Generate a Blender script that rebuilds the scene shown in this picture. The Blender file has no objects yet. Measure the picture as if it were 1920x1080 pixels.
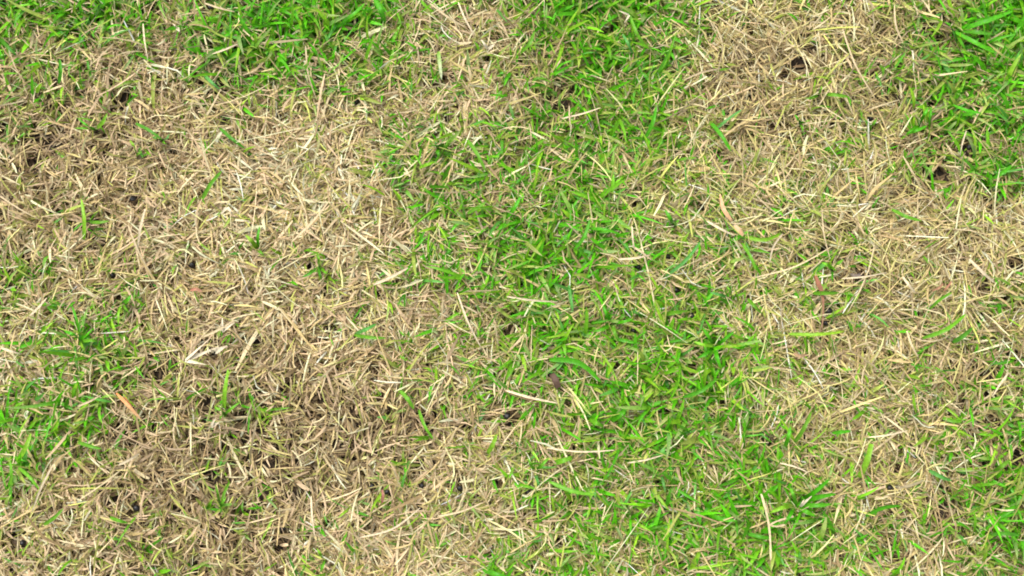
import bpy, math, random
import numpy as np
from mathutils import Vector

# ------------------------------------------------------------------ camera, sky, sun, exposure
scene = bpy.context.scene
COL = scene.collection
R = math.radians
FRAME_W = 0.90                      # metres of lawn across the photograph
PX = FRAME_W / 1920.0               # one photograph pixel on the ground, near the centre
FOV = R(56.0)
DIST = FRAME_W / 2 / math.tan(FOV / 2)
TILT = R(9.0)

cam_data = bpy.data.cameras.new('camera')
cam = bpy.data.objects.new('camera', cam_data)
COL.objects.link(cam)
CAM = np.array([0.0, -math.sin(TILT) * DIST, math.cos(TILT) * DIST])
cam.location = CAM
cam.rotation_euler = (TILT, 0, 0)
cam_data.sensor_width = 36.0
cam_data.angle = FOV
cam_data.clip_start = 0.01
cam_data.clip_end = 200.0
scene.camera = cam
scene.cycles.filter_width = 1.8

SUN_EL, SUN_AZ = R(58), R(-40)      # azimuth measured from +y (top of the picture) towards +x
world = bpy.data.worlds.new('World')
scene.world = world
world.use_nodes = True
wn, wl = world.node_tree.nodes, world.node_tree.links
wn.clear()
sky = wn.new('ShaderNodeTexSky')
sky.sky_type = 'NISHITA'
sky.sun_disc = False
sky.sun_elevation = SUN_EL
sky.sun_rotation = SUN_AZ
sky.dust_density = 4.0
hs = wn.new('ShaderNodeHueSaturation')
hs.inputs['Saturation'].default_value = 0.25   # thin overcast: nearly neutral sky
bg = wn.new('ShaderNodeBackground')
bg.inputs['Strength'].default_value = 0.15
out = wn.new('ShaderNodeOutputWorld')
wl.new(sky.outputs[0], hs.inputs['Color'])
wl.new(hs.outputs[0], bg.inputs['Color'])
wl.new(bg.outputs[0], out.inputs['Surface'])

sun_data = bpy.data.lights.new('sun', 'SUN')
sun_data.energy = 1.3
sun_data.angle = R(20)
sun_data.color = (1.0, 0.95, 0.86)
sun = bpy.data.objects.new('sun', sun_data)
COL.objects.link(sun)
sd = Vector((math.sin(SUN_AZ) * math.cos(SUN_EL), math.cos(SUN_AZ) * math.cos(SUN_EL), math.sin(SUN_EL)))
sun.rotation_euler = sd.to_track_quat('Z', 'Y').to_euler()
sun.location = (0, 0, 3)

vs = scene.view_settings
vs.view_transform = 'Standard'
vs.look = 'None'
vs.gamma = 1.0
vs.use_curve_mapping = False
vs.exposure = 0.85

# ------------------------------------------------------------------ helpers
rng = np.random.default_rng(7)
random.seed(7)
FWD = np.array([0.0, math.sin(TILT), -math.cos(TILT)])
UP = np.array([0.0, math.cos(TILT), math.sin(TILT)])
FL = 960.0 / math.tan(FOV / 2)


def ground_at(px, py, h=0.0):
    """the point of the lawn, h metres above the soil, that the photograph shows at (px, py)"""
    d = FWD * FL + np.array([1.0, 0, 0]) * (px - 960) + UP * (540 - py)
    t = (h - CAM[2]) / d[2]
    return CAM + d * t


def to_px(p):
    v = p - CAM
    z = v @ FWD
    return 960 + FL * v[..., 0] / z, 540 - FL * (v @ UP) / z


def grid_noise(seed, scale):
    g = np.random.default_rng(seed).random((256, 256))

    def f(x, y):
        u = np.asarray(x) / scale + 97.3
        v = np.asarray(y) / scale + 61.7
        i = np.floor(u).astype(int)
        j = np.floor(v).astype(int)
        a = u - i
        b = v - j
        a = a * a * (3 - 2 * a)
        b = b * b * (3 - 2 * b)
        i0, i1, j0, j1 = i % 256, (i + 1) % 256, j % 256, (j + 1) % 256
        return (g[i0, j0] * (1 - a) + g[i1, j0] * a) * (1 - b) + (g[i0, j1] * (1 - a) + g[i1, j1] * a) * b
    return f


N1, N2, N3, N4, N5, N6 = [grid_noise(s, k) for s, k in ((1, .11), (2, .035), (3, .018), (4, .05), (5, .009), (6, .025))]


def terrain(x, y):
    return (N1(x, y) - .5) * .014 + (N2(x, y) - .5) * .006 + (N3(x, y) - .5) * .004


# how the lawn has grown: share of living grass, 60-pixel cells of the photograph
GREEN = """
77775336888864324898742111133469
54434357887643113577631001124579
33211134565432224677631002124678
21210011121132124456642011124667
11112111011254334566543133422455
01001011001254556675532122213356
11210121101134657676334232121100
11111113101025556677334323211110
33321001021134556655444323211012
43332011011112445545444233311123
35653001001212346666676532122222
23653121010013357667776523233232
54432133100022233567787632233235
55421111000002234467776443211236
65321011010121123346665453222346
22111042101122124455666874112346
22211111111132223455666778632356
11212211030112145445565555333355
"""
# how thick and bleached the dead grass lies, 120-pixel cells
THICK = """
5555555744677643
5355676755645544
3458997666767743
4568997666887777
6657787766887666
8454457766688655
6433223566567754
7432225776556664
6543587766656754
"""


def grid_map(txt, cell):
    a = np.array([[int(c) for c in r] for r in txt.split()], float) / 9.0
    h, w = a.shape

    def f(px, py):
        u = np.clip(px / cell - .5, 0, w - 1.001)
        v = np.clip(py / cell - .5, 0, h - 1.001)
        i, j = np.floor(u).astype(int), np.floor(v).astype(int)
        p, q = u - i, v - j
        return (a[j, i] * (1 - p) + a[j, i + 1] * p) * (1 - q) + (a[j + 1, i] * (1 - p) + a[j + 1, i + 1] * p) * q
    return f


green_map = grid_map(GREEN, 60.0)
thick_map = grid_map(THICK, 120.0)


def lawn_maps(x, y):
    p = np.stack([x, y, np.zeros_like(x) + .008], -1)
    px, py = to_px(p)
    jx = (N3(x, y) - .5) * 50
    jy = (N3(y + 3, x) - .5) * 50
    return px, py, green_map(px + jx, py + jy), thick_map(px + jx, py + jy)


# openings where the soil shows: photo position, radius in photo pixels
HOLES = [(1500, 126, 22), (1470, 140, 12), (60, 300, 13), (25, 330, 10), (235, 178, 16), (95, 265, 14), (1298, 690, 18), (965, 778, 16),
         (1900, 492, 24), (955, 612, 12), (1192, 382, 12), (705, 694, 12), (590, 745, 14), (1555, 585, 9), (660, 40, 8), (1545, 462, 12),
         (1615, 505, 12), (1640, 540, 14), (1065, 195, 14), (215, 930, 15), (300, 700, 14), (1858, 700, 18), (1880, 560, 14), (1840, 540, 10),
         (1760, 330, 18), (1815, 280, 16), (700, 400, 10), (1145, 840, 12), (1235, 905, 14), (560, 680, 14), (385, 760, 18), (1245, 770, 14),
         (30, 1010, 20), (1905, 860, 18), (1680, 880, 14), (1350, 640, 12), (480, 640, 12), (270, 20, 14), (820, 560, 9), (1100, 125, 12),
         (370, 1070, 14), (1500, 30, 8), (770, 950, 14), (1770, 960, 14), (935, 905, 12), (500, 870, 12), (140, 590, 12), (1760, 70, 14)]


# ------------------------------------------------------------------ materials
def new_mat(name):
    m = bpy.data.materials.new(name)
    m.use_nodes = True
    nt = m.node_tree
    nt.nodes.clear()
    return m, nt.nodes, nt.links


def blade_material(name, rough, spec, transl, attr='tint', colour=None, gloss_noise=True):
    m, n, l = new_mat(name)
    o = n.new('ShaderNodeOutputMaterial')
    bs = n.new('ShaderNodeBsdfPrincipled')
    tr = n.new('ShaderNodeBsdfTranslucent')
    mx = n.new('ShaderNodeMixShader')
    tc = n.new('ShaderNodeTexCoord')
    ns = n.new('ShaderNodeTexNoise')
    ns.inputs['Scale'].default_value = 420.0
    ns.inputs['Detail'].default_value = 2.0
    mr = n.new('ShaderNodeMapRange')
    mr.inputs['From Min'].default_value = .3
    mr.inputs['From Max'].default_value = .7
    mr.inputs['To Min'].default_value = .78
    mr.inputs['To Max'].default_value = 1.16
    mul = n.new('ShaderNodeVectorMath')
    mul.operation = 'SCALE'
    if colour is None:
        at = n.new('ShaderNodeAttribute')
        at.attribute_name = attr
        src = at.outputs['Color']
    else:
        rgb = n.new('ShaderNodeRGB')
        rgb.outputs[0].default_value = (*colour, 1)
        src = rgb.outputs[0]
    l.new(tc.outputs['Object'], ns.inputs['Vector'])
    l.new(ns.outputs['Fac'], mr.inputs['Value'])
    l.new(src, mul.inputs[0])
    l.new(mr.outputs[0], mul.inputs['Scale'])
    l.new(mul.outputs[0], bs.inputs['Base Color'])
    l.new(mul.outputs[0], tr.inputs['Color'])
    bs.inputs['Roughness'].default_value = rough
    bs.inputs['Specular IOR Level'].default_value = spec
    mx.inputs[0].default_value = transl
    l.new(bs.outputs[0], mx.inputs[1])
    l.new(tr.outputs[0], mx.inputs[2])
    l.new(mx.outputs[0], o.inputs['Surface'])
    return m


M_GREEN = blade_material('living_grass', .42, .35, .42)
M_STRAW = blade_material('dead_grass', .62, .3, .18)
M_DEBRIS = blade_material('thatch', .85, .15, .05)

m, n, l = new_mat('soil')
o = n.new('ShaderNodeOutputMaterial')
bs = n.new('ShaderNodeBsdfPrincipled')
tc = n.new('ShaderNodeTexCoord')
n1 = n.new('ShaderNodeTexNoise')
n1.inputs['Scale'].default_value = 160
n1.inputs['Detail'].default_value = 8
n2 = n.new('ShaderNodeTexNoise')
n2.inputs['Scale'].default_value = 7
n2.inputs['Detail'].default_value = 4
cr = n.new('ShaderNodeValToRGB')
cr.color_ramp.elements[0].position = .3
cr.color_ramp.elements[0].color = (.016, .012, .009, 1)
cr.color_ramp.elements[1].position = .75
cr.color_ramp.elements[1].color = (.085, .058, .036, 1)
bp = n.new('ShaderNodeBump')
bp.inputs['Strength'].default_value = .6
bp.inputs['Distance'].default_value = .002
l.new(tc.outputs['Object'], n1.inputs['Vector'])
l.new(tc.outputs['Object'], n2.inputs['Vector'])
l.new(n1.outputs['Fac'], cr.inputs['Fac'])
l.new(cr.outputs[0], bs.inputs['Base Color'])
l.new(n1.outputs['Fac'], bp.inputs['Height'])
l.new(bp.outputs[0], bs.inputs['Normal'])
bs.inputs['Roughness'].default_value = .95
l.new(bs.outputs[0], o.inputs['Surface'])
M_SOIL = m


def lump_material(name, c0, c1, rough, spec):
    m, n, l = new_mat(name)
    o = n.new('ShaderNodeOutputMaterial')
    bs = n.new('ShaderNodeBsdfPrincipled')
    tc = n.new('ShaderNodeTexCoord')
    ns = n.new('ShaderNodeTexNoise')
    ns.inputs['Scale'].default_value = 500
    ns.inputs['Detail'].default_value = 5
    cr = n.new('ShaderNodeValToRGB')
    cr.color_ramp.elements[0].position = .35
    cr.color_ramp.elements[0].color = (*c0, 1)
    cr.color_ramp.elements[1].position = .7
    cr.color_ramp.elements[1].color = (*c1, 1)
    bp = n.new('ShaderNodeBump')
    bp.inputs['Strength'].default_value = .35
    bp.inputs['Distance'].default_value = .0005
    l.new(tc.outputs['Object'], ns.inputs['Vector'])
    l.new(ns.outputs['Fac'], cr.inputs['Fac'])
    l.new(cr.outputs[0], bs.inputs['Base Color'])
    l.new(ns.outputs['Fac'], bp.inputs['Height'])
    l.new(bp.outputs[0], bs.inputs['Normal'])
    bs.inputs['Roughness'].default_value = rough
    bs.inputs['Specular IOR Level'].default_value = spec
    l.new(bs.outputs[0], o.inputs['Surface'])
    return m


M_PELLET = lump_material('black_pellet', (.006, .006, .007), (.016, .015, .015), .32, .5)

# ------------------------------------------------------------------ ground
ax = np.concatenate([-np.geomspace(60, 1.6, 12), np.linspace(-1.5, 1.5, 300), np.geomspace(1.6, 60, 12)])
GX, GY = np.meshgrid(ax, ax, indexing='ij')
GZ = terrain(GX, GY) - .001
nx = len(ax)
verts = np.stack([GX, GY, GZ], -1).reshape(-1, 3)
ii, jj = np.meshgrid(np.arange(nx - 1), np.arange(nx - 1), indexing='ij')
a = (ii * nx + jj).ravel()
faces = np.stack([a, a + nx, a + nx + 1, a + 1], -1)


def mesh_from(name, verts, faces, mat, colours=None, smooth=True):
    me = bpy.data.meshes.new(name)
    nv, nf, k = len(verts), len(faces), faces.shape[1]
    me.vertices.add(nv)
    me.vertices.foreach_set('co', np.ascontiguousarray(verts, dtype=np.float32).ravel())
    me.loops.add(nf * k)
    me.loops.foreach_set('vertex_index', np.ascontiguousarray(faces, dtype=np.int32).ravel())
    me.polygons.add(nf)
    me.polygons.foreach_set('loop_start', np.arange(0, nf * k, k, dtype=np.int32))
    me.polygons.foreach_set('use_smooth', np.full(nf, smooth))
    me.update(calc_edges=True)
    if colours is not None:
        at = me.color_attributes.new('tint', 'FLOAT_COLOR', 'POINT')
        c = np.ones((nv, 4), np.float32)
        c[:, :3] = colours
        at.data.foreach_set('color', c.ravel())
    me.materials.append(mat)
    return me


ground = bpy.data.objects.new('ground', mesh_from('ground', verts, faces, M_SOIL))
ground['kind'] = 'structure'
ground['label'] = 'dark crumbly soil showing through gaps in the dead grass'
COL.objects.link(ground)

# ------------------------------------------------------------------ pellets and their places (things, built further down)
PELLETS = [
    (249, 372, 9.0, 1, 'flat angular black chip lying in brown straw, the largest dark piece in the upper left'),
    (418, 227, 5.5, 0, 'small black pellet in straw just above a long dark green blade, upper left'),
    (395, 13, 6, 0, 'black pellet at the top edge in mixed green and straw, near the left'),
    (360, 497, 6.5, 0, 'black pellet sunk in brown straw a little above the red leaf scrap'),
    (211, 516, 6, 0, 'dull black pellet above the left green patch, right of a few lime blades'),
    (669, 190, 6, 0, 'black pellet between pale straw and green blades, below the top green patch'),
    (1030, 702, 6.5, 0, 'shiny black pellet touching the dark brown leaf fragment in the green middle'),
    (1268, 543, 6.5, 0, 'shiny round black pellet in clean pale straw right of centre, below a long green blade'),
    (1196, 501, 6, 0, 'black pellet under crossing pale stalks just right of the green middle'),
    (1252, 481, 6, 0, 'dark pellet deep under straw, the upper right of the pair near the crossing stalks'),
    (1187, 620, 5, 0, 'tiny black pellet among green blades, left of the large green clump right of centre'),
    (1297, 592, 6.5, 0, 'greyish black pellet half hidden by green blades, below the shiny one in straw'),
    (1554, 583, 7.5, 0, 'black pellet with a straw across it, right of the reddish brown stem'),
    (1548, 606, 5.5, 0, 'smaller black pellet at the foot of the reddish brown stem'),
    (43, 1018, 7, 0, 'round black pellet in the bottom left corner in brown straw'),
    (256, 953, 7, 0, 'dull black pellet in a dark opening at lower left, below a short green blade'),
    (530, 991, 6.5, 0, 'grey black pellet near the bottom, between the brown hollow and pale straw'),
    (698, 912, 5.5, 0, 'shiny black pellet at lower centre, leftmost of a row in tangled pale straw'),
    (726, 922, 6, 0, 'black pellet beside reddish stubble, second of the row at lower centre'),
    (791, 911, 6, 0, 'black pellet under arching straw, third of the row at lower centre'),
    (862, 915, 6, 0, 'black pellet under yellowish straw, fourth of the row at lower centre'),
    (990, 922, 6, 0, 'black pellet beside curled green leaves, last of the row at lower centre'),
    (951, 780, 7, 0, 'black pellet in the opening crossed by a thin green blade, below centre'),
    (1668, 914, 6.5, 0, 'bluish black pellet in straw at lower right, right of the bright green fan'),
    (1632, 222, 6, 0, 'black pellet in dead grass at upper right beside a small green sprout'),
    (1818, 276, 7, 0, 'black pellet in thin dark thatch near the right edge, below the corner green patch'),
    (58, 786, 6, 0, 'black pellet in the shade of lime blades near the left edge, low down'),
    (668, 38, 5, 0, 'little black pellet in the top green patch, right of a broad bright blade'),
]

# ------------------------------------------------------------------ ribbons: thousands of blades at once
# small openings in the mat, each a patch of bare soil a few millimetres wide
hr = np.random.default_rng(11)
gap = np.zeros((820, 1400), np.float32)          # half photo pixels, with a margin round the photograph
GOX, GOY = 440, 280
yy, xx = np.mgrid[0:820, 0:1400]


def open_gap(cx, cy, rad, strength, stretch=1.0, turn=0.0):
    x0, x1 = int(max(cx / 2 + GOX / 2 - rad, 0)), int(min(cx / 2 + GOX / 2 + rad, 1399))
    y0, y1 = int(max(cy / 2 + GOY / 2 - rad, 0)), int(min(cy / 2 + GOY / 2 + rad, 819))
    if x1 <= x0 or y1 <= y0:
        return
    X = (xx[y0:y1, x0:x1] - (cx + GOX) / 2) * 2
    Y = (yy[y0:y1, x0:x1] - (cy + GOY) / 2) * 2
    a_ = X * math.cos(turn) + Y * math.sin(turn)
    b_ = Y * math.cos(turn) - X * math.sin(turn)
    inside = (a_ / stretch) ** 2 + (b_ * stretch) ** 2 < rad * rad
    sub = gap[y0:y1, x0:x1]
    sub[inside] = np.maximum(sub[inside], strength)


for k in range(5200):
    cx, cy = hr.uniform(-420, 2340), hr.uniform(-260, 1340)
    tt = float(thick_map(np.array(cx), np.array(cy)))
    if hr.random() < (1.05 - tt) * .45:
        open_gap(cx, cy, hr.uniform(3.0, 7.0), hr.uniform(.45, .85), hr.uniform(1, 1.5), hr.uniform(0, 3.1))
for hx_, hy_, hrad in HOLES:
    open_gap(hx_, hy_, hrad * .5, .80, 1.15, hx_)
for p_ in PELLETS:
    open_gap(p_[0], p_[1], p_[2] * .85, .95)


def gap_at(px, py):
    i = np.clip(((py + GOY) / 2).astype(int), 0, 819)
    j = np.clip(((px + GOX) / 2).astype(int), 0, 1399)
    return gap[i, j]




def ribbons(root, az, el0, el1, curl, length, width, roll, twist, base, tip, prof, fold=0.0, rows=5, clear=True, kink=None):
    nb = len(root)
    t = np.linspace(0, 1, rows)
    seg = length[:, None] / (rows - 1)
    el = el0[:, None] + (el1 - el0)[:, None] * t[None]
    a = az[:, None] + curl[:, None] * t[None]
    if kink is not None:                      # some blades are snapped half-way
        a = a + kink[:, None] * (t[None] > .45)
    d = np.stack([np.cos(el) * np.cos(a), np.cos(el) * np.sin(a), np.sin(el)], -1)
    p = np.empty((nb, rows, 3))
    p[:, 0] = root
    for k in range(1, rows):
        p[:, k] = p[:, k - 1] + (d[:, k - 1] + d[:, k]) * .5 * seg
    floor = terrain(p[..., 0], p[..., 1]) + .0006
    p[..., 2] = np.maximum(p[..., 2], floor)
    side = np.cross(d, np.array([0, 0, 1.0]))
    side /= np.linalg.norm(side, axis=-1, keepdims=True) + 1e-9
    nrm = np.cross(side, d)
    ro = roll[:, None] + twist[:, None] * t[None]
    s = side * np.cos(ro)[..., None] + nrm * np.sin(ro)[..., None]
    u = nrm * np.cos(ro)[..., None] - side * np.sin(ro)[..., None]
    w = (width[:, None] * np.asarray(prof)[None] * .5)[..., None]
    keep = np.ones(nb, bool)
    if clear:
        fine = np.linspace(0, rows - 1, rows * 2 - 1)
        i0 = np.minimum(fine.astype(int), rows - 2)
        ff_ = (fine - i0)[None, :, None]
        q = p[:, i0] * (1 - ff_) + p[:, i0 + 1] * ff_
        px, py = to_px(q)
        keep &= rng.random(nb) > gap_at(px, py).max(1)
    c = base[:, None, :] * (1 - t)[None, :, None] + tip[:, None, :] * t[None, :, None]
    if fold > 0:
        ring = [p - s * w, p - u * w * fold, p + s * w]
    else:
        ring = [p - s * w, p + s * w]
    k = len(ring)
    v = np.stack(ring, 2)[keep]
    col = np.repeat(c[keep][:, :, None, :], k, 2)
    nb = len(v)
    base_i = (np.arange(nb) * rows * k)[:, None, None]
    r_i = (np.arange(rows - 1) * k)[None, :, None]
    c_i = np.arange(k - 1)[None, None, :]
    a0 = base_i + r_i + c_i
    f = np.stack([a0, a0 + 1, a0 + k + 1, a0 + k], -1).reshape(-1, 4)
    return v.reshape(-1, 3), f, col.reshape(-1, 3)


def join(parts):
    vs_, fs_, cs_, off = [], [], [], 0
    for v, f, c in parts:
        vs_.append(v)
        fs_.append(f + off)
        cs_.append(c)
        off += len(v)
    return np.concatenate(vs_), np.concatenate(fs_), np.concatenate(cs_)


def pick(pal, w, nb):
    w = np.asarray(w, float)
    pal = np.asarray(pal, float)
    if w.ndim == 1:
        return pal[rng.choice(len(pal), nb, p=w / w.sum())]
    cw = np.cumsum(w / w.sum(1, keepdims=True), 1)
    return pal[(rng.random(nb)[:, None] > cw).sum(1).clip(0, len(pal) - 1)]


def U(a, b, nb):
    return rng.uniform(a, b, nb)


def in_hole(px, py, grow=1.0):
    h = np.zeros(px.shape, bool)
    for x, y, r in HOLES:
        h |= ((px - x) ** 2 + (py - y) ** 2) < (r * grow) ** 2
    return h


HX, HY = .58, .385          # half size of the densely built lawn (the photograph shows .45 x .26)
CYM = 0.0
area_ratio = (2 * HX * 2 * HY) / (FRAME_W * FRAME_W * 1080 / 1920)


def scatter(n_frame, hx=HX, hy=HY):
    nb = int(n_frame * (4 * hx * hy) / (FRAME_W * FRAME_W * 1080 / 1920))
    return U(-hx, hx, nb), U(-hy, hy, nb)


TAN, PALE, BROWN, PINK, YEL, OLIVE, GREYB = ((.48, .375, .180), (.61, .515, .31), (.29, .21, .105), (.54, .405, .25), (.50, .43, .18),
                                             (.33, .355, .085), (.39, .32, .19))


def straw_layer(n_frame, z0, z1, ln, wd, el_a, el_b, bleach, hole_cut, seed_long=0.0):
    x, y = scatter(n_frame)
    px, py, g, th = lawn_maps(x, y)
    patch = N6(x, y)
    prob = (.22 + .90 * th) * (.38 + 1.1 * patch) * (1 - .50 * g)
    keep = rng.random(len(x)) < prob
    keep &= ~(in_hole(px, py, 1.15) & (rng.random(len(x)) < hole_cut))
    x, y, px, py, g, th = [q[keep] for q in (x, y, px, py, g, th)]
    nb = len(x)
    right = np.clip((px - 700) / 500, 0, 1)                       # towards the right the straw is finer and longer
    lead = (np.arange(nb) // 4) * 4                                # dead tillers: some blades fan out from one crown
    fan = (rng.random(nb) < .55)[lead]
    x = np.where(fan, x[lead] + rng.normal(0, .0015, nb), x)
    y = np.where(fan, y[lead] + rng.normal(0, .0015, nb), y)
    z = terrain(x, y) + U(z0, z1, nb)
    flow = (N1(x + 5, y) * 4 + N4(x, y) * 3) * math.pi
    az = np.where(rng.random(nb) < .35, flow + rng.normal(0, .5, nb), U(0, 2 * math.pi, nb))
    az = np.where(fan, az[lead] + rng.normal(0, .55, nb), az)
    length = ln * PX * rng.lognormal(0, .42, nb) * (.90 + .30 * right) * (1 - .55 * (1 - right) * np.clip(.55 - th, 0, 1))
    width = wd * PX * rng.lognormal(0, .30, nb) * (1.18 - .22 * right)
    e0 = U(el_a, el_b, nb)
    e1 = e0 - U(R(0), R(48), nb)
    w = np.stack([.34 + 0 * g, (.10 + .38 * bleach) * (.15 + th ** 1.6 * 1.6), 1.7 * (1 - th) ** 1.8 * (1.45 - bleach), .85 * (1 - right) * (.30 + th),
                  0.08 + .32 * right, .01 + .05 * right + .95 * g ** 1.2, .10 + .08 * right], 1)
    base = pick([TAN, PALE, BROWN, PINK, YEL, OLIVE, GREYB], w, nb)
    bright = rng.lognormal(0, .20, nb)[:, None] * (.72 + .52 * th)[:, None]
    base = np.clip(base * bright, 0, .68)
    tip = np.clip(base * np.array([1.10, 1.06, 1.0]) * rng.lognormal(0, .16, nb)[:, None], 0, .72)
    kink = np.where(rng.random(nb) < .12, U(-1.3, 1.3, nb), 0)
    return ribbons(np.stack([x, y, z], -1), az, e0, e1, rng.normal(0, .36, nb), length, width, rng.normal(0, .6, nb),
                   rng.normal(0, .8, nb), base, tip, (.6, 1, .95, .45) if z1 < .013 else (.6, .95, 1, .9, .45),
                   kink=kink, rows=4 if z1 < .013 else 5)


# decayed thatch: short brown bits flat on the soil
def debris(n_frame):
    x, y = scatter(n_frame)
    px, py, g, th = lawn_maps(x, y)
    keep = rng.random(len(x)) < (.45 + .6 * th)
    x, y = x[keep], y[keep]
    nb = len(x)
    base = pick([(.14, .10, .055), (.24, .165, .09), (.34, .24, .14), (.10, .07, .045)], [.3, .35, .2, .15], nb)
    return ribbons(np.stack([x, y, terrain(x, y) + U(0, .004, nb)], -1), U(0, 6.28, nb), U(-.1, .3, nb), U(-.3, .1, nb), rng.normal(0, .6, nb),
                   24 * PX * rng.lognormal(0, .3, nb), 4.6 * PX * rng.lognormal(0, .3, nb), rng.normal(0, .4, nb), rng.normal(0, .5, nb),
                   base, base * 1.1, (.6, 1, 1, .8, .4), clear=False)


def stuff(name, parts, mat, label, cat):
    v, f, c = join(parts)
    o_ = bpy.data.objects.new(name, mesh_from(name, v, f, mat, c))
    o_['kind'] = 'stuff'
    o_['label'] = label
    o_['category'] = cat
    COL.objects.link(o_)
    return o_


stuff('thatch', [debris(19000)], M_DEBRIS, 'brown decayed thatch of short bits lying flat on the soil', 'thatch')

straw = [straw_layer(38000, .001, .007, 36, 3.6, R(-5), R(35), .35, .85),
         straw_layer(66000, .005, .012, 33, 2.6, R(-5), R(44), .75, .97),
         straw_layer(50000, .009, .016, 34, 2.3, R(-12), R(30), .95, .99),
         straw_layer(3600, .013, .019, 54, 2.2, R(-8), R(10), 1.0, .99)]


# soil crumbs and grit lying in the openings
def crumbs(n_frame):
    x, y = scatter(n_frame)
    nb = len(x)
    ico = np.array([(0, 0, 1), (.89, 0, .45), (.28, .85, .45), (-.72, .53, .45), (-.72, -.53, .45), (.28, -.85, .45),
                    (.72, .53, -.45), (-.28, .85, -.45), (-.89, 0, -.45), (-.28, -.85, -.45), (.72, -.53, -.45), (0, 0, -1)])
    fc = np.array([(0, 1, 2), (0, 2, 3), (0, 3, 4), (0, 4, 5), (0, 5, 1), (1, 6, 2), (2, 7, 3), (3, 8, 4), (4, 9, 5), (5, 10, 1),
                   (2, 6, 7), (3, 7, 8), (4, 8, 9), (5, 9, 10), (1, 10, 6), (6, 11, 7), (7, 11, 8), (8, 11, 9), (9, 11, 10), (10, 11, 6)])
    sz = PX * 2.6 * rng.lognormal(0, .45, nb)
    v = ico[None] * sz[:, None, None] * rng.uniform(.65, 1.25, (nb, 12, 1)) * np.array([1, 1, .8])
    v = v + np.stack([x, y, terrain(x, y) + sz * .3], -1)[:, None]
    f = fc[None] + (np.arange(nb) * 12)[:, None, None]
    c = pick([(.035, .026, .018), (.075, .055, .038), (.13, .105, .08), (.02, .018, .016)], [.4, .35, .1, .15], nb)
    return v.reshape(-1, 3), f.reshape(-1, 3), np.repeat(c, 12, 0)


stuff('soil_crumbs', [crumbs(9000)], M_DEBRIS, 'dark soil crumbs and grit lying in the openings of the dead grass', 'soil crumbs')


# outlying lawn, beyond what the photograph shows: coarser bits
def ring(nb, pal, wts, ln, wd, e0a, e0b, gmin):
    x, y = U(-1.35, 1.35, nb), U(-1.15, 1.15, nb)
    k = (np.abs(x) > HX - .01) | (np.abs(y) > HY - .01)
    x, y = x[k], y[k]
    if gmin is not None:
        k = N1(x * .7, y * .7) * .7 + N4(x, y) * .3 > gmin + .12 * rng.random(len(x))
        x, y = x[k], y[k]
    nb = len(x)
    base = pick(pal, wts, nb) * rng.lognormal(0, .2, nb)[:, None]
    e0 = U(e0a, e0b, nb)
    return ribbons(np.stack([x, y, terrain(x, y) + U(.001, .013, nb)], -1), U(0, 6.28, nb), e0, e0 - U(.2, 1.1, nb), rng.normal(0, .4, nb),
                   ln * PX * rng.lognormal(0, .3, nb), wd * PX * rng.lognormal(0, .25, nb), rng.normal(0, .5, nb), rng.normal(0, .8, nb),
                   base, np.clip(base * 1.1, 0, .85), (.6, 1, .2), rows=3, clear=False)


straw.append(ring(95000, [TAN, PALE, BROWN, YEL, OLIVE], [.4, .2, .2, .15, .15], 62, 8, -.05, .7, None))
stuff('dead_grass', straw, M_STRAW, 'tangled tan and straw coloured dead grass covering the lawn in large dry patches', 'dead grass')

# living grass: tillers of a few arching blades
G_SAT, G_MID, G_LIME, G_BLUE, G_DARK, G_YEL = ((.105, .46, .006), (.17, .46, .014), (.27, .52, .025), (.13, .40, .06), (.08, .30, .008),
                                               (.33, .42, .07))


def green_layer(n_tiller, sparse=False):
    x, y = scatter(n_tiller)
    px, py, g, th = lawn_maps(x, y)
    clump = N2(x + 2, y + 1) * .6 + N5(x, y) * .4
    prob = np.clip(g ** 1.3 * 1.42 * (.35 + 1.3 * clump), 0, 1)
    if sparse:
        prob = np.full(len(x), .013) + .18 * g
    keep = rng.random(len(x)) < prob
    keep &= ~(in_hole(px, py, .9) & (rng.random(len(x)) < .9))
    x, y, g = x[keep], y[keep], g[keep]
    per = rng.integers(2, 5, len(x))
    idx = np.repeat(np.arange(len(x)), per)
    nb = len(idx)
    gx, gy, gg = x[idx] + rng.normal(0, .0012, nb), y[idx] + rng.normal(0, .0012, nb), g[idx]
    taz = U(0, 6.28, len(x))[idx]
    az = taz + rng.normal(0, 1.1, nb)
    e0 = U(R(18), R(70), nb)
    e1 = e0 - U(R(20), R(75), nb)
    vig = .72 + .45 * gg
    length = 37 * PX * rng.lognormal(0, .34, nb) * vig
    width = 5.1 * PX * rng.lognormal(0, .26, nb) * vig
    w = np.stack([.10 + .70 * gg, .32 + 0 * gg, .18 + .1 * gg, .09 + 0 * gg, .07 + .06 * gg, .12 + .45 * (1 - gg)], 1)
    if sparse:
        w[:, 5] *= .35
    base = pick([G_SAT, G_MID, G_LIME, G_BLUE, G_DARK, G_YEL], w, nb)
    base = base * rng.lognormal(0, .15, nb)[:, None]
    tip = base * rng.lognormal(.05, .12, nb)[:, None]
    dry = rng.random(nb) < .12 + .16 * (1 - gg)                                     # tips mown off and bleached
    tip[dry] = tip[dry] * .4 + np.array([.50, .44, .24]) * .6
    z = terrain(gx, gy) + U(.005, .013, nb)
    return ribbons(np.stack([gx, gy, z], -1), az, e0, e1, rng.normal(0, .3, nb), length, width, rng.normal(0, .45, nb),
                   rng.normal(0, .6, nb), base, tip, (.62, 1, .98, .80, .16), fold=.35)


greens = [green_layer(17500), green_layer(5200, True),
          ring(45000, [G_SAT, G_MID, G_LIME, G_DARK, G_YEL], [.4, .3, .15, .1, .15], 60, 9, .3, 1.1, .48)]
stuff('green_grass', greens, M_GREEN, 'short living green grass growing in uneven patches through the dead grass', 'grass')


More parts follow.
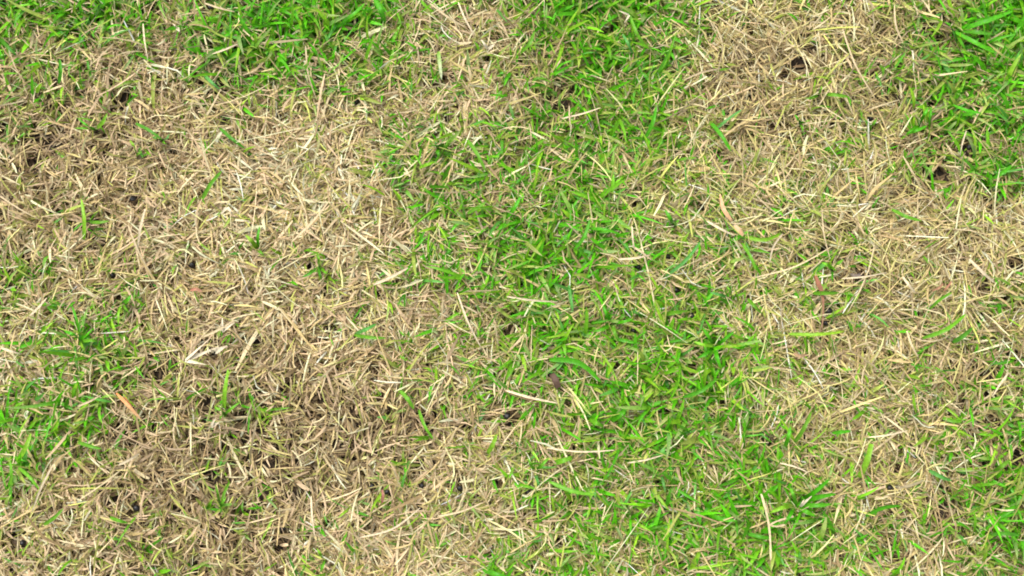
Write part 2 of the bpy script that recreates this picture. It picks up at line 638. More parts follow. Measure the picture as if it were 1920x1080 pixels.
# ------------------------------------------------------------------ single things lying on or standing in the lawn
def blade_mesh(name, pts, width, mat, colour, tipcol=None, prof=None, roll=0.0, twist=0.0, rows=11, thick=.12, cut=False):
    """a grass blade with a folded keel and real thickness along a smooth path; local origin at its base"""
    pts = [Vector(p) for p in pts]
    cum = [0.0]
    for a_, b_ in zip(pts, pts[1:]):
        cum.append(cum[-1] + (b_ - a_).length)
    tot = cum[-1]

    def at(s):
        s *= tot
        for k in range(len(pts) - 1):
            if s <= cum[k + 1] + 1e-9:
                f_ = (s - cum[k]) / (cum[k + 1] - cum[k])
                p0 = pts[max(k - 1, 0)]
                p1, p2 = pts[k], pts[k + 1]
                p3 = pts[min(k + 2, len(pts) - 1)]
                return .5 * ((2 * p1) + (p2 - p0) * f_ + (2 * p0 - 5 * p1 + 4 * p2 - p3) * f_ ** 2 + (3 * p1 - p0 - 3 * p2 + p3) * f_ ** 3)
        return pts[-1]
    tipcol = tipcol or colour
    vv, cc, ff = [], [], []
    org = at(0)
    for r_ in range(rows):
        t = r_ / (rows - 1)
        p = at(t)
        q = at(min(t + .03, 1)) - at(max(t - .03, 0))
        d = q.normalized()
        side = d.cross(Vector((0, 0, 1))).normalized()
        up = side.cross(d)
        a_ = roll + twist * t
        s_ = side * math.cos(a_) + up * math.sin(a_)
        u_ = up * math.cos(a_) - side * math.sin(a_)
        if prof:
            k = t * (len(prof) - 1)
            i0 = min(int(k), len(prof) - 2)
            w = prof[i0] + (prof[i0 + 1] - prof[i0]) * (k - i0)
        else:
            w = min(1, .55 + 2.2 * t) * (1 if t < .5 else max(.06, 1 - .25 * (t - .5) / .35) if t < .85 else
                                         (.80 if cut else max(.06, .75 * (1 - (t - .85) / .15))))
        w *= width * PX * .5 * (1 + .06 * math.sin(t * 23 + width))
        w *= .80
        l_, r2_ = p - s_ * w - org, p + s_ * w - org
        keel = p - u_ * w * .42 - org
        low = p - u_ * (w * .42 + w * thick + .00006) - org
        vv += [l_, keel, r2_, l_, low, r2_]
        c_ = [colour[i] * (1 - t) + tipcol[i] * t for i in range(3)]
        cc += [c_, [min(1, z_ * 1.15) for z_ in c_], c_, c_, c_, c_]
    for r_ in range(rows - 1):
        b0, b1 = r_ * 6, r_ * 6 + 6
        for a0, a1 in ((0, 1), (1, 2), (5, 4), (4, 3)):
            ff.append((b0 + a0, b0 + a1, b1 + a1, b1 + a0))
    e = (rows - 1) * 6
    ff += [(4, 2, 1, 0), (e, e + 1, e + 2, e + 4)]
    me = mesh_from(name, np.array([tuple(v_) for v_ in vv]), np.array(ff), mat, np.array(cc))
    return me, org


def px_path(path, h0=.018):
    """photo pixels with heights in mm above the soil -> world points"""
    o_ = []
    for q in path:
        h = (q[2] + (5 if q[2] > 12 else 0)) / 1000 if len(q) > 2 else h0
        g = ground_at(q[0], q[1], h)
        z = terrain(g[0], g[1]) + h
        g = ground_at(q[0], q[1], z)
        o_.append((g[0], g[1], z))
    return o_


def tag(o_, label, cat, group=None):
    o_['label'] = label
    o_['category'] = cat
    if group:
        o_['group'] = group


def lay(name, path, width, mat, colour, label, cat, group=None, parent=None, **kw):
    me, org = blade_mesh(name, px_path(path), width, mat, colour, **kw)
    o_ = bpy.data.objects.new(name, me)
    COL.objects.link(o_)
    if parent is not None:
        o_.parent = parent
        o_.location = org - parent.location
    else:
        o_.location = org
        tag(o_, label, cat, group)
    return o_


def arch(a, b, h=(17, 24, 20), bend=0.0):
    """three-point path between two photo pixels, bowed sideways by bend of its length"""
    mx, my = (a[0] + b[0]) / 2, (a[1] + b[1]) / 2
    dx, dy = b[0] - a[0], b[1] - a[1]
    return [(a[0], a[1], h[0]), (mx - dy * bend, my + dx * bend, h[1]), (b[0], b[1], h[2])]


SAT, MID, LIME, BLU, DRK = (.085, .38, .008), (.15, .39, .02), (.23, .47, .025), (.12, .36, .07), (.08, .28, .015)
BLADES = [
    # base, tip, width, colour, bend, label
    ((157, 450), (152, 372), 9, LIME, .04, 'upright lime green blade standing alone in dry straw near the left edge'),
    ((1610, 896), (1634, 832), 14, LIME, .05, 'broad bright lime blade with a cut tip at lower right, above pale straw'),
    ((1478, 626), (1582, 622), 8, LIME, .03, 'long level lime blade below the reddish brown stem'),
    ((1524, 550), (1574, 549), 9, MID, 0, 'short level green blade crossing over the reddish brown stem'),
    ((1672, 392), (1728, 414), 9, MID, .05, 'green blade slanting down to the right in plain dead grass at right'),
    ((412, 240), (460, 279), 8, DRK, .02, 'long dark green blade slanting down in bare straw in the upper left'),
    ((254, 231), (304, 262), 8, DRK, -.04, 'dark green blade slanting down, upper left beside a small sprout'),
    ((378, 376), (416, 320), 9, MID, -.05, 'green blade slanting up to the right in pinkish straw, upper left'),
    ((168, 416), (205, 414), 8, MID, .05, 'short level green blade just right of the lone upright lime blade'),
    ((1077, 468), (1106, 412), 9, SAT, .08, 'vivid green blade rising steeply, in the upper part of the green middle'),
    ((1104, 428), (1166, 440), 8, SAT, -.05, 'vivid green blade lying level, right of the steep vivid one'),
    ((1208, 262), (1231, 198), 9, SAT, .06, 'steep bright green blade in the upper middle under a pale stalk'),
    ((1331, 228), (1371, 284), 9, SAT, -.04, 'bright green blade slanting down at the left rim of the upper right straw'),
    ((1030, 674), (1128, 718), 12, SAT, -.16, 'thick arched bright green blade right of the dark brown leaf fragment'),
    ((664, 628), (724, 634), 8, MID, .03, 'level green blade of a pair in bare straw left of centre'),
    ((666, 626), (706, 607), 8, BLU, .02, 'bluish green blade slanting up from the pair left of centre'),
    ((750, 732), (776, 768), 9, MID, -.05, 'green blade slanting down at the right rim of the brown hollow'),
    ((785, 768), (813, 824), 7, MID, .06, 'narrow green blade just below the one at the rim of the brown hollow'),
    ((914, 850), (931, 814), 10, LIME, .05, 'short lime blade in pale straw below centre'),
    ((1038, 868), (1072, 858), 12, MID, .02, 'stubby pale green blade with square ends below centre'),
    ((1030, 903), (1118, 928), 9, MID, .06, 'long green blade slanting gently down in straw at lower centre'),
    ((905, 1068), (958, 1084), 10, SAT, .02, 'broad bright green blade cut by the bottom edge near the centre'),
    ((1743, 580), (1785, 548), 7, MID, -.05, 'green blade slanting up in straw at right, left of paired dark gaps'),
    ((1730, 634), (1812, 588), 9, MID, .08, 'long soft green blade slanting up at right below the shorter one'),
    ((1786, 642), (1824, 614), 10, DRK, .05, 'dark green blade at right beside the long soft green one'),
    ((30, 866), (58, 812), 11, LIME, .06, 'tall lime blade leaning right near the left edge, low down'),
    ((20, 912), (19, 862), 10, MID, .03, 'upright green blade under the tall lime one at the left edge'),
    ((34, 876), (74, 918), 7, MID, -.04, 'thin green blade slanting down right from the lime pair at the left edge'),
    ((146, 829), (191, 842), 8, MID, .02, 'green blade slanting slightly down in straw at lower left'),
    ((206, 970), (240, 981), 8, MID, .02, 'short green blade in brown straw at lower left beside a black pellet'),
    ((82, 984), (119, 953), 8, MID, .05, 'green blade slanting up in straw, lower left corner region'),
    ((110, 157), (112, 110), 8, SAT, .05, 'upright bright green blade at upper left, below the top green patch'),
    ((0, 73), (31, 104), 9, DRK, 0, 'dark green blade cut by the left edge near the top'),
    ((6, 138), (35, 137), 9, MID, 0, 'short level green blade at the left edge, upper part'),
    ((383, 141), (413, 168), 8, BLU, .02, 'bluish green blade slanting down above bare straw, upper left of centre'),
    ((640, 42), (684, 6), 11, SAT, .04, 'broad vivid blade slanting up at the top edge left of centre'),
    ((722, 44), (700, -4), 12, SAT, .05, 'broad vivid blade leaning left at the top edge, in the green patch'),
    ((1187, 102), (1167, 63), 7, BLU, .02, 'bluish green blade in the top green patch right of centre'),
    ((1213, 92), (1180, 26), 8, MID, -.05, 'long green blade leaning left in the top green patch right of centre'),
    ((976, 99), (1002, 58), 9, MID, .10, 'curved green blade beside the round straw nest at top centre'),
    ((822, 96), (828, 150), 9, LIME, 0, 'upright lime blade with a white tip left of the straw nest at top centre'),
    ((876, 262), (911, 322), 9, MID, -.04, 'green blade slanting down at upper centre'),
    ((786, 314), (815, 303), 10, LIME, 0, 'stubby lime blade lying level at upper centre'),
    ((1863, 884), (1894, 862), 9, MID, .02, 'green blade slanting up beside dark gaps near the right edge, low down'),
    ((1742, 882), (1785, 902), 9, BLU, .03, 'bluish green blade slanting down in straw at lower right'),
    ((1623, 968), (1688, 948), 10, SAT, -.08, 'broad vivid blade reaching right out of the lower right green fan'),
    ((1392, 456), (1418, 508), 8, MID, -.04, 'green blade pointing down below the peach coloured dry leaf'),
    ((1398, 444), (1466, 437), 9, LIME, .14, 'arched lime blade lying level below and right of the peach coloured leaf'),
    ((1248, 518), (1314, 452), 8, BLU, .06, 'long bluish green blade slanting up above the shiny pellet in straw'),
    ((1402, 560), (1428, 588), 8, MID, 0, 'green blade slanting down in straw right of centre'),
    ((1066, 534), (1074, 584), 8, BLU, 0, 'bluish upright blade in the green middle'),
    ((876, 400), (912, 378), 9, MID, .03, 'green blade slanting up at the left rim of the green middle'),
    ((950, 408), (976, 368), 9, SAT, .05, 'vivid green blade slanting up in the upper green middle'),
    ((1146, 790), (1178, 760), 11, SAT, .05, 'vivid blade slanting up in the lower part of the green middle'),
    ((1105, 786), (1132, 800), 10, MID, 0, 'stubby green blade in the lower part of the green middle'),
    ((1490, 830), (1522, 770), 9, MID, .04, 'green blade slanting up at lower right, left of the broad cut lime blade'),
    ((1472, 838), (1482, 800), 9, SAT, .03, 'steep vivid blade left of the slanting one at lower right'),
    ((1280, 745), (1345, 710), 9, SAT, .08, 'vivid blade slanting up in the densest green clump right of centre'),
    ((1560, 812), (1596, 808), 8, SAT, 0, 'short level vivid blade above the broad cut lime blade'),
    ((1712, 738), (1718, 775), 8, LIME, .02, 'upright lime blade in straw at right, low down'),
    ((1742, 236), (1746, 200), 7, SAT, 0, 'upright vivid blade at the left rim of the corner green patch'),
    ((1700, 250), (1738, 236), 8, SAT, .03, 'vivid blade slanting up towards the upright one near the corner green patch'),
    ((1786, 196), (1840, 212), 9, SAT, .05, 'broad vivid blade lying level in the upper right corner green patch'),
    ((1862, 335), (1897, 310), 9, SAT, .03, 'vivid blade slanting up at the right edge under the corner green patch'),
    ((1340, 245), (1392, 205), 7, BLU, -.03, 'thin bluish blade slanting up in the upper right straw'),
    ((1858, 1002), (1912, 1004), 9, DRK, -.05, 'dark green blade lying level in the bottom right corner'),
    ((1400, 1000), (1452, 1010), 9, SAT, .03, 'vivid blade lying level near the bottom, lower right'),
]
for i, (a_, b_, w_, c_, bend, lab) in enumerate(BLADES):
    r2 = random.Random(i)
    f_ = r2.uniform(.88, 1.1)
    c2 = tuple(v * f_ for v in c_)
    tipc = tuple(min(1, v * r2.uniform(1.0, 1.25)) for v in c2)
    if 'white tip' in lab:
        tipc = (.7, .72, .5)
    lay('grass_leaf', arch(a_, b_, (16, 23 + r2.uniform(0, 4), 21), bend), w_, M_GREEN, c2, lab, 'grass leaf',
        'single green blades standing out from the lawn', tipcol=tipc, roll=r2.uniform(-.35, .35), twist=r2.uniform(-.4, .4),
        cut=('cut tip' in lab or 'square' in lab or 'stubby' in lab))

# small tufts: an empty at the base, each blade a part
TUFTS = [
    ((420, 776), [((428, 690), 12, LIME), ((452, 752), 7, MID), ((402, 762), 7, LIME), ((412, 788), 7, MID)],
     'lime green tuft with one tall broad blade in the brown hollow at lower left'),
    ((411, 946), [((404, 908), 6, MID), ((414, 962), 9, SAT), ((424, 930), 6, MID)], 'thin upright green sprout low in the brown hollow at lower left'),
    ((597, 500), [((566, 520), 8, DRK), ((616, 514), 8, MID), ((594, 474), 8, MID), ((604, 526), 7, DRK)], 'three legged dark green sprout in bare straw left of centre'),
    ((484, 470), [((487, 424), 8, SAT), ((460, 440), 10, LIME), ((496, 480), 8, MID)], 'bright sprout with one upright blade in pale straw left of centre'),
    ((179, 243), [((201, 212), 10, LIME), ((140, 240), 6, MID), ((146, 222), 5, SAT)], 'low lime sprout with a blunt leaf in the upper left'),
    ((256, 290), [((243, 262), 8, LIME), ((266, 284), 8, MID)], 'tiny two leaved green sprout in straw in the upper left'),
    ((305, 262), [((284, 256), 7, DRK), ((318, 250), 7, BLU), ((314, 270), 6, MID)], 'small bluish sprout at the end of a dark blade in the upper left'),
    ((1264, 424), [((1246, 392), 10, SAT), ((1274, 412), 9, MID), ((1256, 430), 7, MID)], 'dark rimmed bright sprout in straw, upper right of centre'),
    ((1492, 946), [((1556, 898), 12, SAT), ((1568, 926), 12, SAT), ((1442, 962), 10, LIME), ((1470, 984), 9, SAT), ((1530, 968), 11, SAT), ((1560, 945), 10, SAT), ((1480, 912), 8, MID)],
     'large vivid green fan of broad blades at lower right'),
    ((823, 274), [((816, 264), 9, BLU), ((832, 262), 10, BLU), ((824, 298), 9, SAT)], 'tiny teal green sprout at upper centre'),
    ((1500, 232), [((1490, 214), 8, SAT), ((1520, 226), 8, MID), ((1506, 250), 7, MID)], 'small sprout in the middle of the upper right straw'),
    ((1536, 178), [((1594, 182), 9, MID), ((1510, 184), 8, MID), ((1540, 160), 7, LIME)], 'flat lying sprout with a long leaf in the upper right straw'),
    ((1722, 236), [((1742, 200), 8, SAT), ((1700, 250), 8, SAT)], 'two bladed sprout on the left rim of the corner green patch'),
    ((1628, 248), [((1644, 222), 8, MID), ((1620, 222), 7, DRK), ((1640, 250), 7, MID)], 'forked green sprout in straw in the right upper part'),
    ((150, 640), [((134, 572), 8, SAT), ((175, 615), 9, SAT), ((120, 620), 9, SAT), ((160, 660), 9, LIME), ((185, 640), 8, MID)],
     'vivid tuft in the middle of the left green patch'),
    ((228, 568), [((246, 552), 11, SAT), ((222, 610), 7, LIME), ((244, 590), 7, MID)], 'broad leaved bright sprout at the right end of the left green patch'),
    ((1372, 560), [((1330, 548), 8, BLU), ((1362, 536), 7, MID), ((1400, 548), 7, MID)], 'spread bluish sprout in straw right of centre'),
    ((1340, 650), [((1316, 612), 10, SAT), ((1378, 620), 9, SAT), ((1352, 690), 11, SAT), ((1306, 672), 9, SAT), ((1392, 648), 8, LIME), ((1300, 640), 9, LIME)],
     'dense vivid tuft in the large green clump right of centre'),
    ((1148, 606), [((1130, 572), 8, SAT), ((1188, 598), 8, SAT), ((1110, 622), 9, SAT), ((1160, 640), 9, MID)], 'bright tuft in the middle of the picture, right of centre'),
    ((1790, 60), [((1900, 20), 13, SAT), ((1862, 64), 12, DRK), ((1770, 40), 9, SAT), ((1812, 95), 10, SAT), ((1868, 100), 11, SAT)],
     'big coarse green tuft in the upper right corner'),
    ((1005, 885), [((1030, 858), 8, MID), ((990, 858), 7, MID), ((1012, 912), 7, BLU)], 'curled green sprout in straw at lower centre beside black pellets'),
    ((608, 1048), [((594, 1028), 8, LIME), ((600, 1074), 8, MID)], 'little lime sprout at the bottom edge, left of centre'),
    ((268, 1030), [((272, 1020), 7, MID), ((266, 1056), 8, LIME)], 'thin lime sprout near the bottom left'),
    ((1560, 505), [((1582, 486), 9, MID), ((1562, 530), 8, SAT), ((1540, 492), 9, LIME)], 'loose green sprout above the reddish brown stem'),
]
for (bx_, by_), blades, lab in TUFTS:
    g = px_path([(bx_, by_, 8)])[0]
    e = bpy.data.objects.new('grass_tuft', None)
    e.empty_display_size = .01
    e.location = g
    COL.objects.link(e)
    tag(e, lab, 'grass tuft', 'small tufts of fresh grass')
    e_loc = np.array(g)
    me, org = blade_mesh('stem', px_path([(bx_ - 1, by_ + 2, 3), (bx_, by_, 10), (bx_ + 1, by_ - 2, 17)]), 4.5, M_GREEN, (.30, .40, .14),
                         tipcol=(.12, .34, .03), thick=.7, rows=5, prof=(1, .9, .7))
    b = bpy.data.objects.new('stem', me)
    COL.objects.link(b)
    b.parent = e
    b.location = np.array(org) - e_loc
    for k, ((tx, ty), w_, c_) in enumerate(blades):
        r2 = random.Random(tx * 7 + ty)
        c2 = tuple(v * r2.uniform(.9, 1.12) for v in c_)
        me, org = blade_mesh('blade', px_path([(bx_ + r2.uniform(-2, 2), by_ + r2.uniform(-2, 2), 9 + k),
                                               ((bx_ * .5 + tx * .5) + r2.uniform(-3, 3), (by_ * .5 + ty * .5) + r2.uniform(-3, 3), 24 + k * .7), (tx, ty, 22)]),
                             w_, M_GREEN, c2, tipcol=tuple(v * 1.12 for v in c2), roll=r2.uniform(-.35, .35), twist=r2.uniform(-.3, .3))
        b = bpy.data.objects.new('blade', me)
        COL.objects.link(b)
        b.parent = e
        b.location = np.array(org) - e_loc

# long dead stalks lying on top
CREAM, STR = (.62, .52, .34), (.55, .44, .26)
STALKS = [
    ((948, 732), (1046, 756), 5.5, CREAM, .02, 'long pale stalk lying across the green rim left of the large green clump, below centre'),
    ((1325, 414), (1378, 442), 6, CREAM, .02, 'short thick cream straw under the peach coloured dry leaf'),
    ((1578, 522), (1662, 511), 4, CREAM, .03, 'thin cream stalk lying nearly level above a grey soil patch at right'),
    ((1818, 486), (1865, 530), 7, CREAM, .02, 'broad pale straw slanting down near the right edge, middle height'),
    ((1692, 518), (1716, 548), 6, CREAM, .02, 'short pale straw slanting down beside red stubble at right'),
    ((1054, 222), (1126, 202), 4.5, CREAM, .02, 'pale stalk slanting up in the upper middle, foot of a right angle'),
    ((1067, 198), (1071, 247), 4, STR, .02, 'thin upright straw crossing the pale stalk in the upper middle'),
    ((1578, 48), (1641, 184), 4, STR, .05, 'very long thin straw falling through the upper right dead patch'),
    ((1677, 10), (1694, 82), 4, STR, .08, 'curved thin straw at the top right, left of the corner green patch'),
    ((806, 6), (874, 52), 5, STR, .03, 'long straw slanting down into the round straw nest at top centre'),
    ((859, 4), (888, 64), 5, CREAM, .03, 'pale straw falling steeply into the round straw nest at top centre'),
    ((700, 534), (765, 502), 7, CREAM, .02, 'thick pale straw slanting up at the right rim of the big dry patch'),
    ((857, 548), (902, 652), 4.5, CREAM, .03, 'long cream stalk falling steeply just left of the green middle'),
    ((0, 368), (74, 412), 4, STR, .02, 'thin pale stalk slanting down from the left edge'),
    ((240, 422), (284, 514), 4.5, STR, .04, 'long straw slanting down in brown straw right of the lone lime blade'),
    ((272, 392), (258, 466), 6, CREAM, .03, 'cream straw leaning right, forming a V with the long straw at left'),
    ((546, 454), (618, 376), 6, STR, .03, 'long tan straw slanting up in the big dry patch'),
    ((440, 412), (468, 414), 7, CREAM, .02, 'short thick cream straw lying level in the big dry patch'),
    ((583, 930), (590, 1006), 4.5, CREAM, .02, 'upright pale stalk near the bottom, left of centre'),
    ((673, 1008), (788, 952), 4.5, CREAM, .10, 'long curved pale stalk rising right near the bottom'),
    ((796, 1076), (862, 1002), 4, STR, .05, 'thin stalk slanting up from the bottom edge, left of centre'),
    ((1026, 840), (1152, 844), 4, CREAM, .04, 'very long level pale stalk below centre at the rim of the green'),
    ((1176, 868), (1244, 853), 4, CREAM, .03, 'pale stalk slanting slightly up, right of the very long level one'),
    ((1626, 820), (1702, 807), 4, CREAM, .03, 'thin pale stalk lying nearly level right of the broad cut lime blade'),
    ((1443, 492), (1468, 438), 5, CREAM, -.10, 'curved cream straw rising to the arched lime blade'),
    ((1416, 520), (1560, 462), 4, STR, .06, 'long thin straw slanting up from green into straw at right'),
    ((1541, 392), (1556, 484), 3.5, STR, .04, 'thin greenish straw falling steeply through mixed grass at right'),
    ((268, 44), (277, 112), 4, CREAM, .02, 'thin upright pale stalk near the top left'),
    ((573, 86), (594, 188), 4, STR, .06, 'long thin curved straw falling from the top green patch'),
    ((56, 592), (88, 558), 7, CREAM, .02, 'broad cream straw slanting up in the left green patch'),
    ((2, 652), (40, 664), 6, CREAM, .02, 'broad cream straw at the left edge beside the left green patch'),
    ((1185, 424), (1190, 470), 4.5, CREAM, .03, 'upright cream straw above the crossing straws right of the green middle'),
    ((1160, 486), (1218, 478), 6, CREAM, .04, 'broad cream straw lying level, lower of the crossing straws'),
    ((1186, 462), (1222, 488), 5, STR, -.03, 'straw slanting down across the level cream one right of the green middle'),
    ((950, 556), (1046, 566), 5, CREAM, .02, 'pale stalk lying level across the left part of the green middle'),
    ((384, 6), (440, 22), 4.5, STR, .02, 'straw slanting up at the top edge beside a black pellet'),
    ((398, 101), (446, 82), 5, CREAM, .02, 'cream straw slanting up under the top green patch'),
    ((380, 632), (440, 600), 6, STR, .03, 'tan straw slanting up in the big dry patch, under a pale husk'),
    ((1462, 868), (1516, 886), 4, CREAM, -.04, 'pale thin straw beside the big green fan at lower right'),
    ((1700, 620), (1722, 670), 5, STR, .04, 'straw falling to the right in the right dead patch'),
    ((1890, 700), (1862, 742), 4.5, CREAM, .02, 'pale straw leaning left near the right edge, lower part'),
    ((1812, 245), (1800, 292), 4.5, CREAM, .03, 'pale upright straw in dark thatch under the corner green patch'),
    ((820, 968), (905, 942), 4.5, STR, .05, 'long straw rising right among tangled straw at lower centre'),
    ((145, 762), (190, 740), 5, STR, .03, 'straw slanting up beside the orange dried blade'),
    ((222, 872), (262, 850), 6, CREAM, .03, 'broad cream straw slanting up in brown straw at lower left'),
    ((100, 870), (60, 960), 4.5, CREAM, .03, 'long cream straw leaning left at lower left'),
    ((1345, 30), (1425, 78), 4.5, STR, .03, 'long straw slanting down at the top of the upper right dead patch'),
    ((1282, 150), (1352, 128), 4.5, STR, -.05, 'straw slanting up on the left rim of the upper right dead patch'),
]
for i, (a_, b_, w_, c_, bend, lab) in enumerate(STALKS):
    r2 = random.Random(900 + i)
    f_ = r2.uniform(.86, 1.02)
    lay('straw_stalk', arch(a_, b_, (21, 25 + r2.uniform(0, 3), 22), bend), w_, M_STRAW, tuple(v * f_ for v in c_), lab, 'straw stalk',
        'long dead stalks lying on top of the lawn', prof=(.55, .9, 1, .95, .75, .4), thick=.45, roll=r2.uniform(-.3, .3), twist=r2.uniform(-.5, .5))

# a flower stalk with a knot, lower right: stem > knots
root = bpy.data.objects.new('seed_stalk', None)
root.empty_display_size = .01
root.location = px_path([(1445, 1050, 20)])[0]
COL.objects.link(root)
tag(root, 'long hooked tan seed stalk with knotted joints, hanging down the lower right green area', 'seed stalk')
for nm, path, w_, c_ in (('stem', [(1445, 1050, 22), (1444, 1010, 26), (1440, 975, 28), (1433, 945, 27), (1427, 926, 24)], 5, (.62, .52, .30)),
                         ('side_branch', [(1443, 984, 28), (1455, 987, 27), (1472, 984, 25)], 4, STR),
                         ('side_branch', [(1443, 984, 28), (1460, 976, 27), (1488, 968, 24)], 4, STR)):
    me, org = blade_mesh(nm, px_path(path), w_, M_STRAW, c_, prof=(.8, 1, .8, 1.1, .9, 1.3, .7), thick=.6, rows=14)
    b = bpy.data.objects.new(nm, me)
    COL.objects.link(b)
    b.parent = root
    b.location = Vector(org) - root.location

# pale papery husks: two or three flat lobes from one joint
HUSKS = [((347, 676), [((410, 650), 9), ((388, 684), 8), ((392, 636), 7)], 'pale three fingered dry husk in the brown hollow at left'),
         ((416, 622), [((417, 596), 9), ((440, 604), 8)], 'pale V shaped husk above the three fingered one'),
         ((402, 660), [((426, 648), 13), ((388, 655), 8)], 'bent whitish husk just above and right of the three fingered one'),
         ((396, 798), [((412, 792), 11), ((404, 784), 8)], 'small whitish folded leaf just below the lime tuft in the brown hollow'),
         ((915, 92), [((928, 82), 10), ((902, 74), 7)], 'torn whitish sheath in the round straw nest at top centre'),
         ((332, 52), [((338, 62), 9), ((324, 44), 5)], 'small white curled husk in green grass near the top left'),
         ((1180, 28), [((1160, 20), 6), ((1170, 44), 6)], 'little pale husk in the top green patch right of centre'),
         ((1500, 950), [((1522, 930), 7), ((1508, 936), 5)], 'pinkish dead leaf base in the heart of the large vivid fan'),
         ((426, 388), [((414, 402), 10), ((436, 402), 8)], 'pale forked husk in the big dry patch, upper left'),
         ]
for (bx_, by_), lobes, lab in HUSKS:
    g = px_path([(bx_, by_, 22)])[0]
    e = bpy.data.objects.new('dry_husk', None)
    e.empty_display_size = .01
    e.location = g
    COL.objects.link(e)
    tag(e, lab, 'husk', 'pale papery husks')
    for k, ((tx, ty), w_) in enumerate(lobes):
        me, org = blade_mesh('lobe', px_path([(bx_, by_, 22 + k * .6), ((bx_ + tx) / 2, (by_ + ty) / 2, 27 + k), (tx, ty, 25)]), w_, M_STRAW,
                             (.68, .62, .46), tipcol=(.60, .50, .34), prof=(.8, 1, .8, .45, .2), roll=.2 * k)
        b = bpy.data.objects.new('lobe', me)
        COL.objects.link(b)
        b.parent = e
        b.location = Vector(org) - Vector(g)

# coloured dead pieces
lay('dry_grass_leaf', [(218, 737, 20), (240, 760, 25), (264, 786, 20)], 8, M_STRAW, (.62, .24, .07), 'orange dried grass blade lying in brown straw right of the left green patch',
    'dry leaf', tipcol=(.62, .40, .20), prof=(.4, .9, 1, .8, .4), thick=.3)
lay('dry_grass_leaf', [(234, 744, 21), (247, 764, 22), (252, 772, 19)], 4, M_STRAW, (.42, .15, .05), 'small rusty splinter lying against the orange dried grass blade',
    'dry leaf', prof=(.5, 1, .4), thick=.3)
lay('dry_leaf', [(1350, 364, 26), (1355, 388, 28), (1363, 402, 29), (1373, 415, 26)], 10, M_STRAW, (.66, .36, .20), 'peach coloured dry leaf lying in mixed grass, upper right of centre',
    'dry leaf', tipcol=(.60, .38, .20), prof=(.25, .8, 1, .9, .6))
lay('dry_leaf', [(1377, 422, 24), (1386, 432, 26), (1394, 442, 24)], 11, M_STRAW, (.58, .36, .20), 'tan scrap of leaf just below the peach coloured dry leaf',
    'dry leaf', prof=(.5, 1, .9, .5))
lay('twig', [(1529, 517, 21), (1534, 530, 23), (1541, 548, 22), (1544, 575, 19), (1542, 606, 17), (1541, 622, 15)], 10, M_STRAW, (.27, .105, .055),
    'reddish brown stem, broad above and thin below, passing under the short level green blade', 'stem', tipcol=(.30, .19, .11),
    prof=(.75, 1.1, .9, .45, .4, .35, .3), thick=.35, rows=14)
lay('leaf_fragment', [(1034, 700, 15), (1042, 714, 18), (1047, 728, 16)], 15, M_STRAW, (.10, .06, .04), 'dark brown rectangular leaf fragment touching a shiny black pellet',
    'leaf fragment', prof=(.75, 1, 1, .9), thick=.1)
lay('leaf_fragment', [(357, 544, 19), (368, 542, 21), (379, 547, 19)], 8, M_STRAW, (.36, .13, .08), 'brick red leaf scrap in bare straw left of centre',
    'leaf fragment', prof=(.5, 1, .9, .5), thick=.1, tipcol=(.44, .25, .15))
lay('leaf_fragment', [(1748, 545, 17), (1760, 540, 20), (1768, 532, 19)], 6, M_STRAW, (.34, .18, .10), 'reddish brown leaf scrap under pale straws at right, middle height',
    'leaf fragment', prof=(.5, 1, .6))
lay('leaf_fragment', [(1770, 546, 17), (1778, 536, 20), (1784, 528, 19)], 5, M_STRAW, (.42, .20, .12), 'narrow rust sliver right of the reddish leaf scrap',
    'leaf fragment', prof=(.5, 1, .6))
lay('leaf_fragment', [(716, 918, 17), (718, 930, 20), (716, 944, 17)], 7, M_STRAW, (.30, .13, .09), 'dark red sliver among pellets and pale straw at lower centre',
    'leaf fragment', prof=(.5, 1, .6))
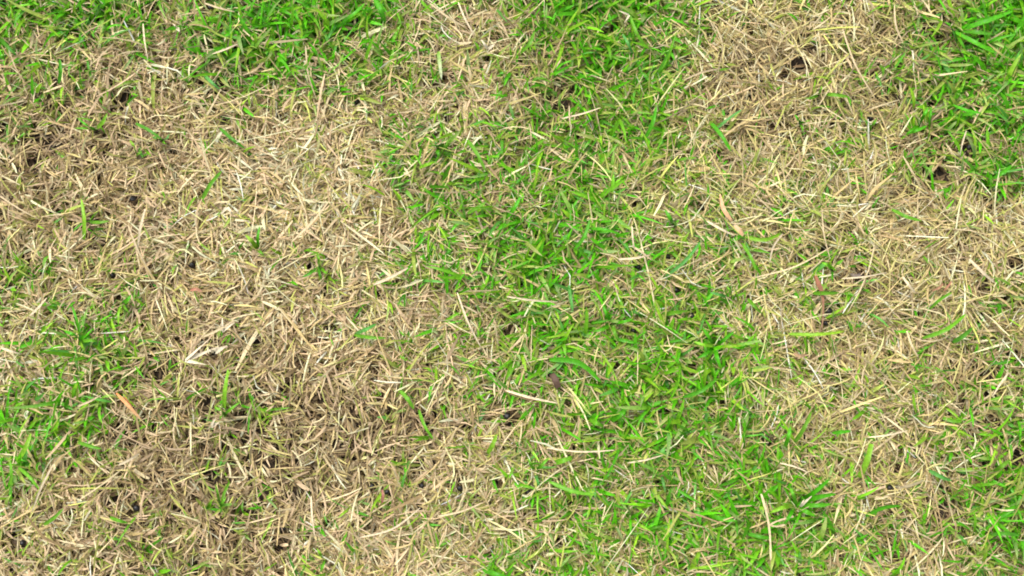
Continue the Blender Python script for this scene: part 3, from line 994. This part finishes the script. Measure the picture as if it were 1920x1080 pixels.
lay('leaf_fragment', [(1488, 662, 17), (1500, 668, 20), (1512, 664, 18)], 9, M_STRAW, (.30, .19, .10), 'curled brown leaf scrap below the long level lime blade',
    'leaf fragment', prof=(.5, 1, .8, .4))
lay('leaf_fragment', [(1596, 512, 12), (1606, 518, 15), (1614, 514, 13)], 13, M_STRAW, (.20, .16, .135), 'greyish brown leaf scrap beneath the thin cream stalk at right',
    'leaf fragment', prof=(.5, 1, .9, .5))

# black pellets
import bmesh


def pellet_mesh(kind, seed):
    bm = bmesh.new()
    bmesh.ops.create_icosphere(bm, subdivisions=3 if kind == 0 else 1, radius=1.0)
    r2 = random.Random(seed)
    ph = [r2.uniform(0, 6.28) for _ in range(6)]
    for v in bm.verts:
        c = v.co.copy()
        f_ = 1 + .06 * math.sin(c.x * 3 + ph[0]) + .05 * math.sin(c.y * 4 + ph[1]) + .04 * math.sin(c.z * 5 + ph[2]) + .02 * math.sin(c.x * 9 + c.y * 8 + ph[3])
        v.co = c * f_
        if kind == 1:
            v.co = Vector((v.co.x * r2.uniform(.92, 1.12), v.co.y * r2.uniform(.75, .95), v.co.z * .45))
    if kind == 1:
        bmesh.ops.bevel(bm, geom=bm.edges[:], offset=.05, segments=1, affect='EDGES')
    me = bpy.data.meshes.new('black_pellet')
    bm.to_mesh(me)
    bm.free()
    for p in me.polygons:
        p.use_smooth = kind == 0
    me.materials.append(M_PELLET)
    return me


ROUND = [pellet_mesh(0, s) for s in range(5)]
CHIP = pellet_mesh(1, 3)
for i, (x_, y_, r_, kind, lab) in enumerate(PELLETS):
    g = px_path([(x_, y_, 11)])[0]
    o_ = bpy.data.objects.new('black_pellet' if kind == 0 else 'black_chip', CHIP if kind else ROUND[i % 5])
    o_.location = g
    s = r_ * PX * .85
    o_.scale = (s, s * random.uniform(.9, 1.05), s * random.uniform(.85, 1.0))
    o_.rotation_euler = (random.uniform(-.3, .3), random.uniform(-.3, .3), random.uniform(0, 6.28))
    COL.objects.link(o_)
    tag(o_, lab, 'pellet' if kind == 0 else 'chip', 'small black pellets scattered in the lawn' if kind == 0 else None)
